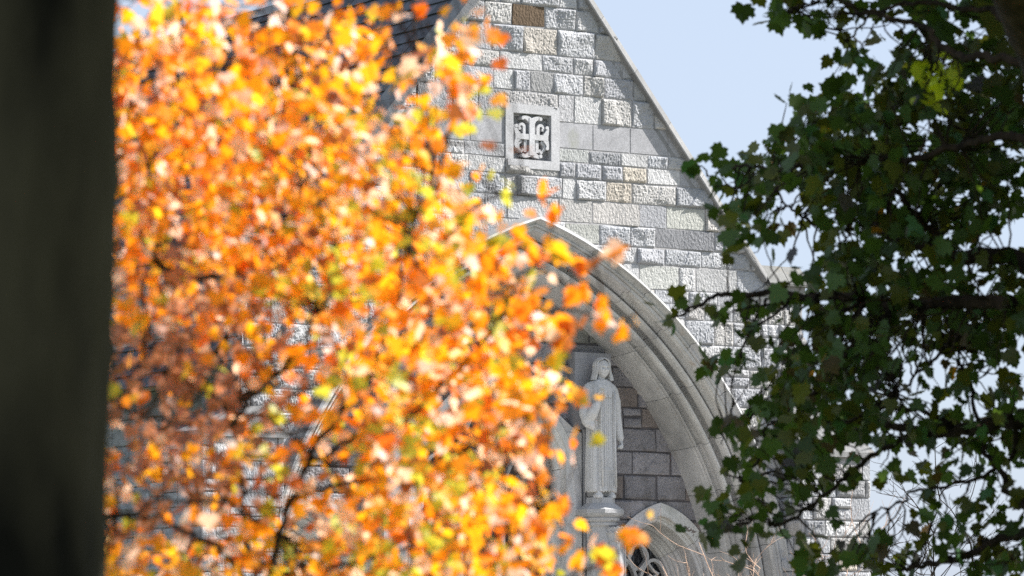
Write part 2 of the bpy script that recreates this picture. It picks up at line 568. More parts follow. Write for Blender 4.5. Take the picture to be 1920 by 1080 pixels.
CC = (.52, .52, .53)
V0, V1 = -.024, .10
HU, HZ = (iu1 - iu0) / 2 - .01, (iz1 - iz0) / 2 - .012
strip(cr, [(CU, CZ - HZ + .05), (CU, CZ), (CU, CZ + HZ - .04)], .041, V0, V1, CC)
strip(cr, [(CU - HU + .03, CZ), (CU, CZ), (CU + HU - .03, CZ)], .036, V0 + .004, V1, CC)
for ang in range(4):
    ca, sa = math.cos(ang * math.pi / 2), math.sin(ang * math.pi / 2)
    ext = HZ if ang % 2 == 0 else HU

    def tr(x, y):                            # arm frame: y outward along the arm
        if ang == 0: return CU + x, CZ + y
        if ang == 2: return CU - x, CZ - y
        if ang == 1: return CU + y, CZ + x
        return CU - y, CZ - x
    for s in (-1, 1):
        # flared end of the arm, curling outwards
        th = np.linspace(0, 1, 9)
        P = [tr(s * (.02 + .115 * q), ext - .085 + .06 * q ** .5 - (0 if q < .8 else .06 * (q - .8))) for q in th]
        strip(cr, P, np.linspace(.038, .014, 9), V0 + .006, V1, CC)
        e_ = tr(s * .135, ext - .045)
        disc(cr, e_[0], e_[1], .024, V0 + .002, V1, CC)
        # scrolled stems filling the quarters
        if ang == 0:
            P = [(CU + s * .105, CZ + .03), (CU + s * .105, CZ + .12)] + [(CU + s * (.145 - .040 * math.cos(q)), CZ + .12 + .045 * math.sin(q)) for q in np.linspace(.2, 3.6, 9)]
            strip(cr, P, [.022] * 3 + list(np.linspace(.020, .012, 8)), V0 + .02, V1 - .02, CC)
            disc(cr, CU + s * .178, CZ + .105, .020, V0 + .016, V1 - .02, CC)
        if ang == 2:
            P = [(CU + s * .085, CZ - .03), (CU + s * .090, CZ - .20)]
            strip(cr, P, [.022, .022], V0 + .02, V1 - .02, CC)
            P = [(CU + s * .15, CZ - .05), (CU + s * .20, CZ - .10), (CU + s * .20, CZ - .15), (CU + s * .15, CZ - .20), (CU + s * .12, CZ - .16)]
            strip(cr, P, .017, V0 + .02, V1 - .02, CC)
cr.build('cross', M['statue'], pn)

# ------------------------------------------------------------------ pointed arches
def arch_path(c, zs, R, off, z_base, n=26, full=True):
    """points (u, z) of one side (right) from jamb foot to apex for radius R - off about (-c, zs)"""
    r = R - off
    th1 = math.acos(min(1, c / r))
    P = [(r - c, z_base)]
    for k in range(n + 1):
        th = th1 * k / n
        P.append((-c + r * math.cos(th), zs + r * math.sin(th)))
    return np.array(P)


def arch_ring(mb, prof, c, zs, R, u0, v0, z_base, seg_len, colr, gap=.009, n=60, cvar=.08, zcap=0):
    """moulded voussoirs: prof = [(offset inwards, depth)]"""
    prof = np.array(prof, float)
    paths = [arch_path(c, zs, R, o, z_base, n) for o, _ in prof]
    A = np.array(paths)                      # profile x point x 2
    mid = A[0]
    L = np.concatenate([[0], np.cumsum(np.hypot(*np.diff(mid, axis=0).T))])
    tot = L[-1]
    nseg = max(2, int(tot / seg_len))
    cuts = np.linspace(0, tot, nseg + 1)
    if nseg > 3:
        cuts[1:-1] += rng.uniform(-.12, .12, nseg - 1) * seg_len

    def at_len(s):
        out = np.empty((len(prof), 2))
        for j in range(len(prof)):
            out[j, 0] = np.interp(s, L, A[j, :, 0]); out[j, 1] = np.interp(s, L, A[j, :, 1])
        return out
    for side in (1, -1):
        for i in range(nseg):
            a, b = cuts[i] + gap / 2, cuts[i + 1] - (gap / 2 if i < nseg - 1 else gap * .3)
            k = max(2, int((b - a) / .07))
            cc = np.array(colr) * (1 + rng.uniform(-cvar, cvar)) * np.array([1, rng.uniform(.99, 1.01), rng.uniform(.97, 1.02)])
            rows = []
            for s in np.linspace(a, b, k + 1):
                q = at_len(s)
                rows.append(np.stack([u0 + side * q[:, 0], v0 + prof[:, 1], q[:, 1]], 1))
            V = np.vstack(rows); m_ = len(prof)
            Fc = []
            for r in range(k):
                for j in range(m_ - 1):
                    f = (r * m_ + j, r * m_ + j + 1, (r + 1) * m_ + j + 1, (r + 1) * m_ + j)
                    Fc.append(f if side > 0 else f[::-1])
            Fc.append(tuple(range(m_))); Fc.append(tuple(k * m_ + j for j in range(m_))[::-1])
            mb.add(V, Fc, cc)
        # mortar seen in the joints, set back
        rows = []
        ss = np.linspace(0, tot, n * 2)
        for s in ss:
            q = at_len(s)
            rows.append(np.stack([u0 + side * (q[:, 0] + .005), v0 + prof[:, 1] + .006, q[:, 1] + .004], 1))
        V = np.vstack(rows); Fc = []
        for r in range(len(ss) - 1):
            for j in range(len(prof) - 1):
                f = (r * len(prof) + j, r * len(prof) + j + 1, (r + 1) * len(prof) + j + 1, (r + 1) * len(prof) + j)
                Fc.append(f if side > 0 else f[::-1])
        mb.add(V, Fc, np.array(colr) * .45)


def arc(cx, cy, r, a0, a1, n=6):
    return [(cx + r * math.cos(R_(a)), cy + r * math.sin(R_(a))) for a in np.linspace(a0, a1, n)]


hood = MB()
arch_ring(hood, [(0, .05), (0, -.05), (.022, -.095), (.048, -.145), (.074, -.155), (.082, -.14), (.082, -.08), (.092, -.045), (.112, -.035), (.135, -.045), (.150, -.04), (.150, .03)],
          AC, AZ, AR, 0, 0, 3.2, .95, (.56, .56, .56))
hd = hood.build('hood_mould', M['arch'], church)
for s in (-1, 1):
    bo = MB()
    bo.loft([np.array([(s * 3.99 + .11 * q * math.cos(a), -.05 - .12 * (1 - q) * 2 if q < 1 else .0, 3.13 + .11 * q * math.sin(a)) for a in np.linspace(0, 2 * math.pi, 14, endpoint=False)]) for q in (1.0, .98, .7, .4, .1)], (.42, .42, .42))
    bo.build('label_stop', M['arch'], hd)
prof_main = ([(.145, .03), (.152, .03), (.155, .0), (.200, .0), (.204, .025), (.214, .028)] + arc(.232, .085, .042, 250, 60, 8) +
             [(.258, .150), (.276, .150), (.282, .118), (.298, .105), (.318, .108), (.330, .125), (.334, .16), (.328, .20)] +
             arc(.352, .255, .045, 215, 60, 7) + [(.392, .272), (.396, .235), (.412, .215), (.436, .216), (.450, .235), (.454, .262), (.446, .292), (.432, .310)] +
             arc(.452, .350, .036, 215, 70, 6) + [(.478, .372), (.482, .352), (.494, .350), (.498, .372), (.490, .395), (.494, .41), (.505, .412), (.508, .43), (.518, .46), (.565, 1.16)])
prof_main = [(a_, b_ * 1.55 if b_ < 1 else b_) for a_, b_ in prof_main]
ring = MB()
arch_ring(ring, prof_main, AC, AZ, AR, 0, 0, 0, .78, (.64, .63, .61), cvar=.12)
ring.build('great_arch', M['arch'], church)

# ------------------------------------------------------------------ tympanum wall, windows
TV = 1.10
WU, WZ, WC, WR = 2.68, 2.60, .283, 1.233     # side windows
PC, PZ, PR = .41, 3.80, 1.742                # central window


def in_arch(U, Z, u0, c, zs, R, sh):
    return ((np.hypot(np.abs(U - u0) + c, Z - zs) < R - sh) & (Z > zs)) | ((Z <= zs) & (np.abs(U - u0) < R - c - sh))


def keep_t(U, Z):
    k = in_arch(U, Z, 0, AC, AZ, AR, .50)
    for s in (-1, 1): k &= ~in_arch(U, Z, s * WU, WC, WZ, WR, .12)
    k &= ~in_arch(U, Z, 0, PC, PZ, PR, .12)
    return k


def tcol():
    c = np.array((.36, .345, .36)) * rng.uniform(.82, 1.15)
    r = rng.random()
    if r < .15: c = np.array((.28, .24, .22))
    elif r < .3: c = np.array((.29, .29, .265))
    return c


plane_t = lambda V: V + np.array([0, TV, 0])
ty = MB()
zl = [at(1190, y, TV)[1] for y in (650, 690, 727, 765, 803, 847, 891, 937, 975, 1012)]
jts = [None, None, (1195,), (1202,), (1160, 1228,), (1184,), (1230,), (1140, 1180), (1150,)]
z = zl[0]
while z < 7.2:
    h = rng.uniform(.22, .32); course(ty, z, z + h, -4, 4, keep_t, .02, plane=plane_t, amp=1.0, colf=tcol, smooth_p=.3); z += h
for i in range(len(zl) - 1):
    js = [at(x, (760 + i * 20), TV)[0] for x in jts[i]] if i < len(jts) and jts[i] else []
    course(ty, zl[i + 1], zl[i], -4.1, 4.1, keep_t, .02, js, plane=plane_t, amp=1.0, colf=tcol, smooth_p=.3, wmin=.3, wmax=.75)
z = zl[-1]
while z > .05:
    h = rng.uniform(.25, .35); z0 = max(0, z - h)
    course(ty, z0, z, -4.1, 4.1, keep_t, .05, plane=plane_t, amp=1.0, colf=tcol); z = z0
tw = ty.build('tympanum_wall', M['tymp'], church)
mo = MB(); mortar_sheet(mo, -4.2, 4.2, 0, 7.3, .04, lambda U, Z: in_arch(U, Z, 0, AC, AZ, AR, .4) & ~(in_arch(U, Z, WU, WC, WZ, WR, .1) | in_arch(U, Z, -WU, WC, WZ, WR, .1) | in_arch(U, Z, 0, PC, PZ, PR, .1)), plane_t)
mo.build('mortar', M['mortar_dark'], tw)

LS = (.64, .63, .62)
pw = [(0, .0), (0, -.05), (.165, -.05), (.17, -.03), (.175, .01), (.20, .015), (.205, .035), (.235, .05), (.24, .075), (.245, .30), (.262, .31), (.275, .295), (.30, .30), (.315, .32), (.32, .36), (.35, .40), (.355, .43), (.375, .43), (.39, .45), (.395, .48), (.42, .50), (.435, .55), (.45, .58)]


def window(u0, c, zs, R, v0, prof, name, mull):
    mb = MB(); arch_ring(mb, prof, c, zs, R, u0, v0, 0, .85, LS, cvar=.05, n=30)
    o = mb.build(name, M['arch'], church)
    off, dep = prof[-1]
    r = R - off; P = arch_path(c, zs, R, off, 0, 14)
    poly = [(u0 + a, v0 + dep - .01, b_) for a, b_ in P] + [(u0 - a, v0 + dep - .01, b_) for a, b_ in P[::-1][1:]]
    gl = MB(); gl.add(poly, [tuple(range(len(poly)))[::-1]])
    # tracery
    gl.build('glass', M['glass'], o)
    tr_ = MB()
    hw = r - c
    va, vb = v0 + dep - .10, v0 + dep - .012
    nl = mull
    for k in range(1, nl):
        x = u0 - hw + 2 * hw * k / nl
        strip(tr_, [(x, 0), (x, zs - .05), (x, zs + .05)], .03, va, vb, LS)
    lw = 2 * hw / nl
    for k in range(nl):
        xc = u0 - hw + lw * (k + .5)
        for s in (-1, 1):
            P = [(xc + s * (lw / 2) * (1 - (q ** 1.7)), zs - .03 + lw * .95 * math.sin(q * math.pi / 2)) for q in np.linspace(0, 1, 9)]
            strip(tr_, P, .022, va + .01, vb, LS)
            P = [(xc + s * (lw * .30) * math.cos(q * 2.6 - .6), zs + .0 + lw * .5 * q) for q in np.linspace(0, 1, 9)]
            strip(tr_, P, .014, va + .03, vb, LS)
    hgt = math.sqrt(r * r - c * c)
    for s in (-1, 1):
        P = [(u0 + s * (.02 + .26 * hw * math.sin(q * math.pi)), zs + hgt * (.42 + .5 * q)) for q in np.linspace(0, 1, 11)]
        strip(tr_, P, .022, va + .012, vb, LS)
        P = [(u0 + s * hw * (.06 + .62 * q), zs + hgt * (.98 - .62 * q - .15 * math.sin(q * 3.1))) for q in np.linspace(0, 1, 9)]
        strip(tr_, P, .016, va + .02, vb, LS)
    strip(tr_, [(u0, zs + hgt * .88), (u0, zs + hgt * .97), (u0, zs + hgt)], .02, va, vb, LS)
    tr_.build('tracery', M['arch'], o)


window(WU, WC, WZ, WR, TV, pw, 'side_window', 2)
window(-WU, WC, WZ, WR, TV, pw, 'side_window', 2)
pc = [(0, .1), (0, -.0), (.10, -.0), (.105, .02), (.125, .035), (.15, .06), (.16, .10), (.20, .12), (.205, .16), (.23, .17), (.25, .20), (.27, .26), (.30, .27), (.31, .32), (.35, .36), (.36, .45)]
window(0, PC, PZ, PR, .93, pc, 'central_window', 3)
for s in (-1, 1):
    sl = MB()
    x0, x1 = (1.10, 1.342) if s > 0 else (-1.342, -1.10)
    zz = 0
    for z1 in (.9, 1.8, 2.79, 3.75, 4.70):
        sl.box((x0, .945, zz + .003), (x1, 1.09, z1 - .003), np.array(LS) * rng.uniform(.93, 1.05)); zz = z1
    for z1_, xx in ((4.70, 1.17), ):
        sl.add([(s * 1.0, .955, 4.70), (s * 1.342, .955, 4.70), (s * 1.25, .955, 4.74), (s * 1.17, .955, 4.79), (s * 1.0, .955, 4.92), (s * .90, .955, 4.94)],
               [(0, 1, 2, 3, 4, 5) if s > 0 else (5, 4, 3, 2, 1, 0)], np.array(LS) * .98)
    sl.build('window_surround', M['arch'], church)
for s in (-1, 1):
    sl = MB()
    x0, x1 = (1.225, 1.80) if s > 0 else (-1.80, -1.225)
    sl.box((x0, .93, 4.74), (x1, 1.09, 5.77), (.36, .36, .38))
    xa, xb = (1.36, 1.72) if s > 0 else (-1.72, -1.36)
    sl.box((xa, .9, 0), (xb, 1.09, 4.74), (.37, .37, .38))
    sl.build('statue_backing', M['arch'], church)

# ------------------------------------------------------------------ coping, kneelers, buttresses
cp = MB()
nrm = np.array([GS, 1.0]) / math.hypot(GS, 1)      # outward normal of the right slope (u, z)
pf = [(a_ * 1.3, b_) for a_, b_ in [(-.21, .03), (-.205, -.012), (-.165, -.012), (-.15, .010), (-.12, .006), (-.100, -.03), (-.094, -.098), (-.080, -.102), (-.008, -.05), (0.0, -.02), (0.0, .42), (-.09, .46), (-.22, .46)]]
uend = 3.72
for s in (-1, 1):
    L = np.linspace(0, uend, 8)
    for i in range(7):
        rows = []
        for k_, uu in enumerate(np.linspace(L[i] + (.0015 if i else 0), L[i + 1] - .0015, 3)):
            rows.append(np.array([(s * max(0, uu + nrm[0] * o * (0 if (i == 0 and k_ == 0) else 1)),
                                   v, GZ - GS * uu + (nrm[1] * o if not (i == 0 and k_ == 0) else o / nrm[1])) for o, v in pf]))
        if s < 0: rows = [r[::-1] for r in rows]
        cp.loft(rows, np.array((.24, .24, .24)) * rng.uniform(.85, 1.1))
cpo = cp.build('gable_coping', M['coping'], church)
zk = GZ - GS * uend                              # ~6.81
for s in (-1, 1):
    kn = MB()
    fx = lambda a: s * a
    # horizontal weathered kneeler stone with a hipped outer end
    prof = [(.0, .42, 6.70, 0), (.0, -.135, 6.705, 0), (.0, -.14, 6.735, 0), (0, .06, 6.985, .075), (0, .42, 6.985, .075)]
    for (xa, xb, cc) in ((3.66, 3.975, 1.0), (3.985, 4.36, .92)):
        rows = []
        for x, endf in ((xa, 0), (xb, 1 if xb > 4.3 else 0)):
            rows.append(np.array([(fx(x - (h_ if endf else 0) - (.05 if (xa < 3.7 and x == xa) else 0) * 0), v, zz) for _, v, zz, h_ in prof]))
        if s > 0: rows = [r[::-1] for r in rows]
        kn.loft(rows, np.array((.21, .21, .20)) * cc)
    kn.box((min(fx(3.62), fx(4.30)), -.055, 6.60), (max(fx(3.62), fx(4.30)), .40, 6.702), (.30, .30, .30))
    kn.build('kneeler', M['coping'], church)
for s in (-1, 1):
    bt = MB()
    ba, bb = 3.93, 5.07
    xa, xb = (ba, bb) if s > 0 else (-bb, -ba)
    pl = lambda V: V + np.array([0, -.45, 0])
    def pl_l(V):                                  # left-hand side face of the buttress
        return np.stack([xa + V[:, 1], -V[:, 0], V[:, 2]], 1)
    def pl_r(V):
        return np.stack([xb - V[:, 1], V[:, 0], V[:, 2]], 1)
    z = 4.42
    while z > .05:
        h = rng.uniform(.22, .34); z0 = max(0, z - h)
        st = .018 if z > 2.4 and s > 0 else .04
        course(bt, z0, z, xa, xb, None, st, plane=pl, amp=.9)
        course(bt, z0, z, -1.0, .43, None, .03, plane=lambda V: pl_l(V))
        course(bt, z0, z, -.43, 1.0, None, .03, plane=lambda V: pl_r(V))
        z = z0
    bto = bt.build('buttress', M['ashlar'], church)
    cpb = MB(); cpb.box((xa + .012, -.438, 0), (xb - .012, 1.0, 4.42), (1, 1, 1)); cpb.build('mortar', M['mortar'], bto)
    # weathered cap, sloping back to the wall and down at the outer end
    cb = MB()
    a0, b0 = ba - .04, bb + .05
    vs = [(a0, -.51, 4.40), (b0, -.51, 4.40), (b0, 1.0, 4.40), (a0, 1.0, 4.40),
          (a0, -.51, 4.47), (b0, -.51, 4.47), (b0, 1.0, 4.47), (a0, 1.0, 4.47),
          (a0 + .03, -.0, 5.72 if s > 0 else 4.85), (4.36, -.0, 5.45 if s > 0 else 4.8), (4.36, 1.0, 5.45 if s > 0 else 4.8), (a0 + .03, 1.0, 5.72 if s > 0 else 4.85)]
    vs = [(s * x, y, z_) for x, y, z_ in vs]
    fc = [(0, 3, 2, 1), (0, 1, 5, 4), (1, 2, 6, 5), (2, 3, 7, 6), (3, 0, 4, 7), (4, 5, 9, 8), (5, 6, 10, 9), (6, 7, 11, 10), (7, 4, 8, 11), (8, 9, 10, 11)]
    if s < 0: fc = [f[::-1] for f in fc]
    cb.add(vs, fc, (.26, .26, .26))
    cb.build('buttress_cap', M['coping'], church)

# ------------------------------------------------------------------ nave body behind the gable
sw = MB()
def pl_left(V): return np.stack([-4.30 + V[:, 1], -V[:, 0], V[:, 2]], 1)
z = 6.55
while z > .05:
    h = rng.uniform(.24, .36); z0 = max(0, z - h)
    course(sw, z0, z, -24, -.0, None, .055, plane=pl_left, wmin=.3, wmax=.8)
    z = z0
for x in (1,):
    sw.box((-4.30, .02, 0), (-4.1, 24, 6.56), (.25, .25, .25))
    sw.box((4.1, .02, 0), (4.30, 24, 6.6), (.42, .42, .43))
    sw.box((-4.3, 24, 0), (4.3, 24.3, 6.6), (.42, .42, .43))
sw.build('nave_wall', M['ashlar'], church)
rf = MB()
RZ, RS = 11.12, 1.254
rl = math.hypot(1, RS)
dirn = np.array([-1 / rl, -RS / rl])             # down the left slope
nn_ = np.array([-RS / rl, 1 / rl])
total = 4.75 * rl
e = .24
k = 0
while k * e < total:
    s0 = k * e
    v = .30 + (k % 2) * .14 - .28
    while v < 24.3:
        wd = .28 + rng.uniform(-.03, .03)
        t0, t1 = s0 - .02, min(s0 + e + .02, total + .1)
        lift = rng.uniform(.0, .006)
        a = dirn * t0 + nn_ * (.012 + lift); b = dirn * (t1 + rng.uniform(-.006, .006)) + nn_ * (.036 + lift)
        c_ = b - nn_ * .018
        va, vb = max(v, .3) + .003, v + wd - .003
        if vb > va:
            P = [(a[0], va, RZ + a[1]), (a[0], vb, RZ + a[1]), (b[0], vb, RZ + b[1]), (b[0], va, RZ + b[1]), (c_[0], va, RZ + c_[1]), (c_[0], vb, RZ + c_[1])]
            cc = np.array((.075, .08, .095)) * rng.uniform(.65, 1.4)
            rf.add(P, [(0, 1, 2, 3), (3, 2, 5, 4), (0, 3, 4), (1, 5, 2)], cc)
        v += wd
    k += 1
rf.add([(0, .3, RZ), (-4.75, .3, RZ - 4.75 * RS), (-4.75, 24.3, RZ - 4.75 * RS), (0, 24.3, RZ), (4.75, .3, RZ - 4.75 * RS), (4.75, 24.3, RZ - 4.75 * RS)],
       [(0, 1, 2, 3), (0, 3, 5, 4), (3, 2, 5)], (.05, .055, .065))
rfo = rf.build('roof', M['slate'], church)
rc = MB()
for i in range(48):
    y0 = .42 + i * .5
    rc.loft([np.array([(-.11, y, RZ - .07), (-.02, y, RZ + .075), (.02, y, RZ + .075), (.11, y, RZ - .07), (0, y, RZ + .0)]) for y in (y0, y0 + .492)], np.array((.42, .42, .43)) * rng.uniform(.9, 1.1))
rc.build('ridge_cap', M['smooth'], rfo)

# ------------------------------------------------------------------ pedestal under the statue
pd = MB()
PU, PV = 1.505, .74


def octo(r, z, cu=PU, cv=PV, k=8, rot=22.5):
    return np.array([(cu + r * math.cos(R_(rot + 360 / k * i)), cv + r * math.sin(R_(rot + 360 / k * i)), z) for i in range(k)])


zz = lambda y: at(1125, y, PV)[1]
for rings in ([(.30, 965), (.33, 962), (.345, 958), (.345, 952)],):
    pass
pd.loft([octo(r, zz(y)) for r, y in [(.185, 1480), (.185, 988), (.225, 985.5), (.230, 981), (.218, 979.5), (.255, 976.5), (.262, 972), (.248, 970.5), (.295, 967), (.315, 963), (.318, 956), (.195, 944), (.19, 933.5)]], (.45, .45, .455))
# carved drum with a frieze of little arches, in front of the shaft
DU, DV = 1.66, .66
pd.loft([octo(r, zz(y), DU, DV, 20, 0) for r, y in [(.16, 1480), (.16, 1017), (.165, 1010), (.19, 999), (.195, 997), (.20, 990.5), (.19, 988.5)]], (.46, .46, .465))
for i in range(20):
    a = R_(180 + 18 * i)
    ra = .205
    c0 = np.array([DU + ra * math.cos(a), DV + ra * math.sin(a), zz(996)])
    tdir = np.array([-math.sin(a), math.cos(a), 0])
    P = [c0 + tdir * .030 * math.cos(q) + np.array([0, 0, .030 * math.sin(q)]) for q in np.linspace(math.pi, 2 * math.pi, 7)]
    pd.tube(P, .008, 5, (.46, .46, .465))
    P = [c0 + tdir * .024 * math.cos(q) + np.array([0, 0, .035 + .018 * math.sin(q)]) for q in np.linspace(0, math.pi, 6)]
    pd.tube(P, .006, 5, (.46, .46, .465))
for i in range(8):
    a = R_(180 + 45 * i + 12)
    P = [np.array([DU + .165 * math.cos(a + q), DV + .165 * math.sin(a + q), zz(1019 - 6 * math.cos(q * 4.5))]) for q in np.linspace(-.33, .33, 7)]
    pd.tube(P, .010, 5, (.46, .46, .465))
    for q in (-.33, .33):
        pd.tube([(DU + .165 * math.cos(a + q), DV + .165 * math.sin(a + q), zz(y)) for y in (1018, 1080)], .009, 5, (.46, .46, .465))
pd.build('pedestal', M['statue'], church)

# ------------------------------------------------------------------ statue
SU, SV, SZ = 1.50, .74, zz(934)
SH = 1.87
stat = empty('statue', (SU, SV, SZ), 'carved stone clergyman in pleated robe standing on pedestal under the arch', 'statue')
SCOL = (.66, .655, .65)


def ell(z, cx, cy, a, b, n=96, p=2.3, mod=None):
    out = []
    for i in range(n):
        t_ = 2 * math.pi * i / n
        ct, st = math.cos(t_), math.sin(t_)
        r = (abs(ct) ** p + abs(st) ** p) ** (-1 / p)
        x, y = a * r * ct, b * r * st
        k_ = mod(t_, z, x, y) if mod else 0
        out.append((cx + x * (1 + k_ / a), cy + y * (1 + k_ / b), z))
    return np.array(out)


def pleat(t_, z, x, y):
    # front is -y; narrow pleats in the middle of the front, broad folds elsewhere
    f = 0
    if y < 0 and abs(x - .03) < .10 and .12 < z < 1.36:
        f = -.022 * (.5 + .5 * math.cos((x - .03) * 2 * math.pi / .036)) ** 3
        if .36 < z < .385: f += .010
    elif z < 1.32:
        f = -.026 * max(0, math.cos(t_ * 9 + .6 + z * .3)) ** 8 - (.014 * max(0, math.cos(t_ * 17 + 1.0)) ** 8)
    return f


rb = MB()
prof = [(0.085, .215, .165, 0), (0.20, .215, .165, 0), (.45, .212, .16, 0), (.70, .205, .155, 0), (.95, .198, .15, 0), (1.15, .20, .148, 0), (1.28, .212, .145, 0),
        (1.38, .222, .14, 0), (1.44, .222, .13, .0), (1.50, .205, .115, .005), (1.545, .15, .095, .01), (1.575, .085, .08, .01)]
zs_ = np.concatenate([np.linspace(.085, 1.5, 70), np.linspace(1.51, 1.575, 6)])
pa = np.array(prof)
rows = []
for z in zs_:
    a_ = np.interp(z, pa[:, 0], pa[:, 1]); b_ = np.interp(z, pa[:, 0], pa[:, 2]); o_ = np.interp(z, pa[:, 0], pa[:, 3])
    r = ell(z, 0.01, o_, a_, b_, 160, 2.5, pleat)
    if z < .1: r[:, 2] += rng.uniform(-.018, .018, len(r))
    rows.append(r)
rb.loft(rows, SCOL)
robe = rb.build('robe', M['statue'], stat, smooth=True)


def capsules(name, chains, vox, mat, parent, smooth_it=4, extra=None, loc=None):
    """one continuous voxel-fused mesh grown from tapered tubes; chains = [(points, radii)]"""
    mb = MB()
    for P, r in chains:
        P = np.array(P, float); r = np.array(r, float)
        # resample
        tt = np.linspace(0, len(P) - 1, (len(P) - 1) * 5 + 1)
        Q = np.stack([np.interp(tt, range(len(P)), P[:, i]) for i in range(3)], 1); q = np.interp(tt, range(len(P)), r)
        d0 = (Q[0] - Q[1]); d0 /= np.linalg.norm(d0); d1 = (Q[-1] - Q[-2]); d1 /= np.linalg.norm(d1)
        Q = np.vstack([Q[0] + d0 * q[0] * .95, Q[0] + d0 * q[0] * .7, Q, Q[-1] + d1 * q[-1] * .7, Q[-1] + d1 * q[-1] * .95])
        q = np.concatenate([[q[0] * .25, q[0] * .7], q, [q[-1] * .7, q[-1] * .25]])
        mb.tube(Q, q, 12, SCOL)
    if extra: extra(mb)
    o = mb.build(name, mat, parent)
    md = o.modifiers.new('fuse', 'REMESH'); md.mode = 'VOXEL'; md.voxel_size = vox; md.use_smooth_shade = True
    ms = o.modifiers.new('soften', 'SMOOTH'); ms.factor = .5; ms.iterations = smooth_it
    dg = bpy.context.evaluated_depsgraph_get()
    me = bpy.data.meshes.new_from_object(o.evaluated_get(dg))
    o.modifiers.clear()
    old = o.data; o.data = me
    me.name = name
    if 'Col' not in me.color_attributes:
        ca = me.color_attributes.new('Col', 'FLOAT_COLOR', 'POINT')
    ca = me.color_attributes['Col']
    ca.data.foreach_set('color', np.tile(np.array([*SCOL, 1], np.float32), len(ca.data)))
    if not me.materials: me.materials.append(mat)
    return o


# sleeves: viewer's left arm raised to the breast with a hanging cuff, the other hanging down
sv = capsules('sleeve', [([(-.20, -.01, 1.44), (-.245, -.03, 1.28), (-.275, -.07, 1.12), (-.27, -.12, .99)], [.072, .082, .092, .075]),
                         ([(-.27, -.10, 1.02), (-.24, -.19, 1.12), (-.19, -.23, 1.24)], [.085, .078, .055]),
                         ([(-.26, -.12, 1.02), (-.24, -.17, .93), (-.23, -.18, .90)], [.075, .05, .02]),
                         ([(-.17, 0, 1.46), (-.10, 0, 1.47)], [.08, .09])], .010, M['statue'], stat, 3)
sv2 = capsules('sleeve', [([(.20, 0, 1.44), (.235, -.01, 1.28), (.25, -.01, 1.10), (.27, -.03, .92), (.285, -.045, .80)], [.072, .075, .068, .060, .054]),
                          ([(.16, 0, 1.46), (.10, 0, 1.47)], [.08, .09])], .010, M['statue'], stat, 3)


def hand(name, base, fwd_, side, nrm_, curl, parent):
    """palm, four curled fingers of unequal length and a thumb"""
    f = np.array(fwd_, float); f /= np.linalg.norm(f)
    s = np.array(side, float); s -= f * (s @ f); s /= np.linalg.norm(s)
    n = np.cross(f, s)
    b = np.array(base, float)
    ch = [([b - f * .05, b], [.027, .027])]
    for i, ln in enumerate((.92, 1.0, .95, .78)):
        o = (i - 1.5) * .0195
        p0 = b + s * o * .8
        p1 = p0 + f * .075 + s * o * .35
        a = curl
        pts = [p0, p1]
        r = [.017, .0125]
        d = f
        cur = p1; ang = 0
        for L_ in (.042, .028, .022):
            ang += a * (1 + .08 * i)
            d = f * math.cos(ang) - n * math.sin(ang)
            cur = cur + d * L_ * ln
            pts.append(cur); r.append(.0108 if L_ > .03 else .0096)
        ch.append((pts, r))
    t0 = b + s * -.025 + f * .01
    t1 = t0 + (f * .035 - s * .022 - n * .012)
    t2 = t1 + (f * .028 - s * .004 - n * .022 * (1 + curl))
    t3 = t2 + (f * .016 + s * .010 - n * .018)
    ch.append(([t0, t1, t2, t3], [.017, .0135, .011, .009]))
    return capsules(name, ch, .0055, M['statue'], parent, 2)


hand('hand', (-.175, -.245, 1.30), (.25, .05, 1), (1, .1, 0), None, .35, sv)
hand('hand', (.29, -.055, .745), (.05, -.15, -1), (0, 1, -.1), None, 1.25, sv2)

# head: one continuous sculpted surface with neck
hm = MB()
NT, NP = 96, 80
rows = []
HC = np.array([0.02, -.03, 1.715]); YAW = R_(-4)


def G(x, x0, s): return math.exp(-((x - x0) / s) ** 2)


for i in range(NP + 1):
    ph = math.pi * (i / NP)                     # 0 bottom .. pi top
    zc = -math.cos(ph)
    row = []
    for j in range(NT):
        th = 2 * math.pi * j / NT
        x = math.sin(ph) * math.sin(th); y = -math.sin(ph) * math.cos(th)   # th = 0 faces -y
        X, Y, Z = x * .093, y * .108, zc * .130
        if Z < 0:
            X *= 1 - .30 * (-Z / .130) ** 1.5
        front = max(0, -y)
        # features, in metres, face height coordinates
        fz = Z
        prot = 0
        prot += .024 * G(X, 0, .011) * G(fz, -.018, .020) * front       # nose tip
        prot += .014 * G(X, 0, .009) * G(fz, .010, .024) * front        # bridge
        prot += .020 * G(abs(X), .032, .024) * G(fz, .036, .010) * front   # brow
        prot -= .038 * G(abs(X), .034, .017) * G(fz, .013, .014) * front   # sockets
        prot += .006 * G(abs(X), .031, .009) * G(fz, .011, .006) * front   # eyeballs
        prot += .006 * G(abs(X), .045, .018) * G(fz, -.02, .02) * front    # cheekbones
        prot += .011 * G(X, 0, .022) * G(fz, -.052, .006) * front       # upper lip
        prot += .008 * G(X, 0, .019) * G(fz, -.068, .006) * front       # lower lip
        prot -= .010 * G(X, 0, .028) * G(fz, -.0600, .0035) * front
        prot -= .005 * G(X, 0, .02) * G(fz, -.082, .008) * front
        prot += .014 * G(X, 0, .022) * G(fz, -.100, .016) * front       # chin
        Y -= prot
        c_, s_ = math.cos(YAW), math.sin(YAW)
        row.append((HC[0] + X * c_ - Y * s_, HC[1] + X * s_ + Y * c_, HC[2] + Z))
    rows.append(np.array(row))
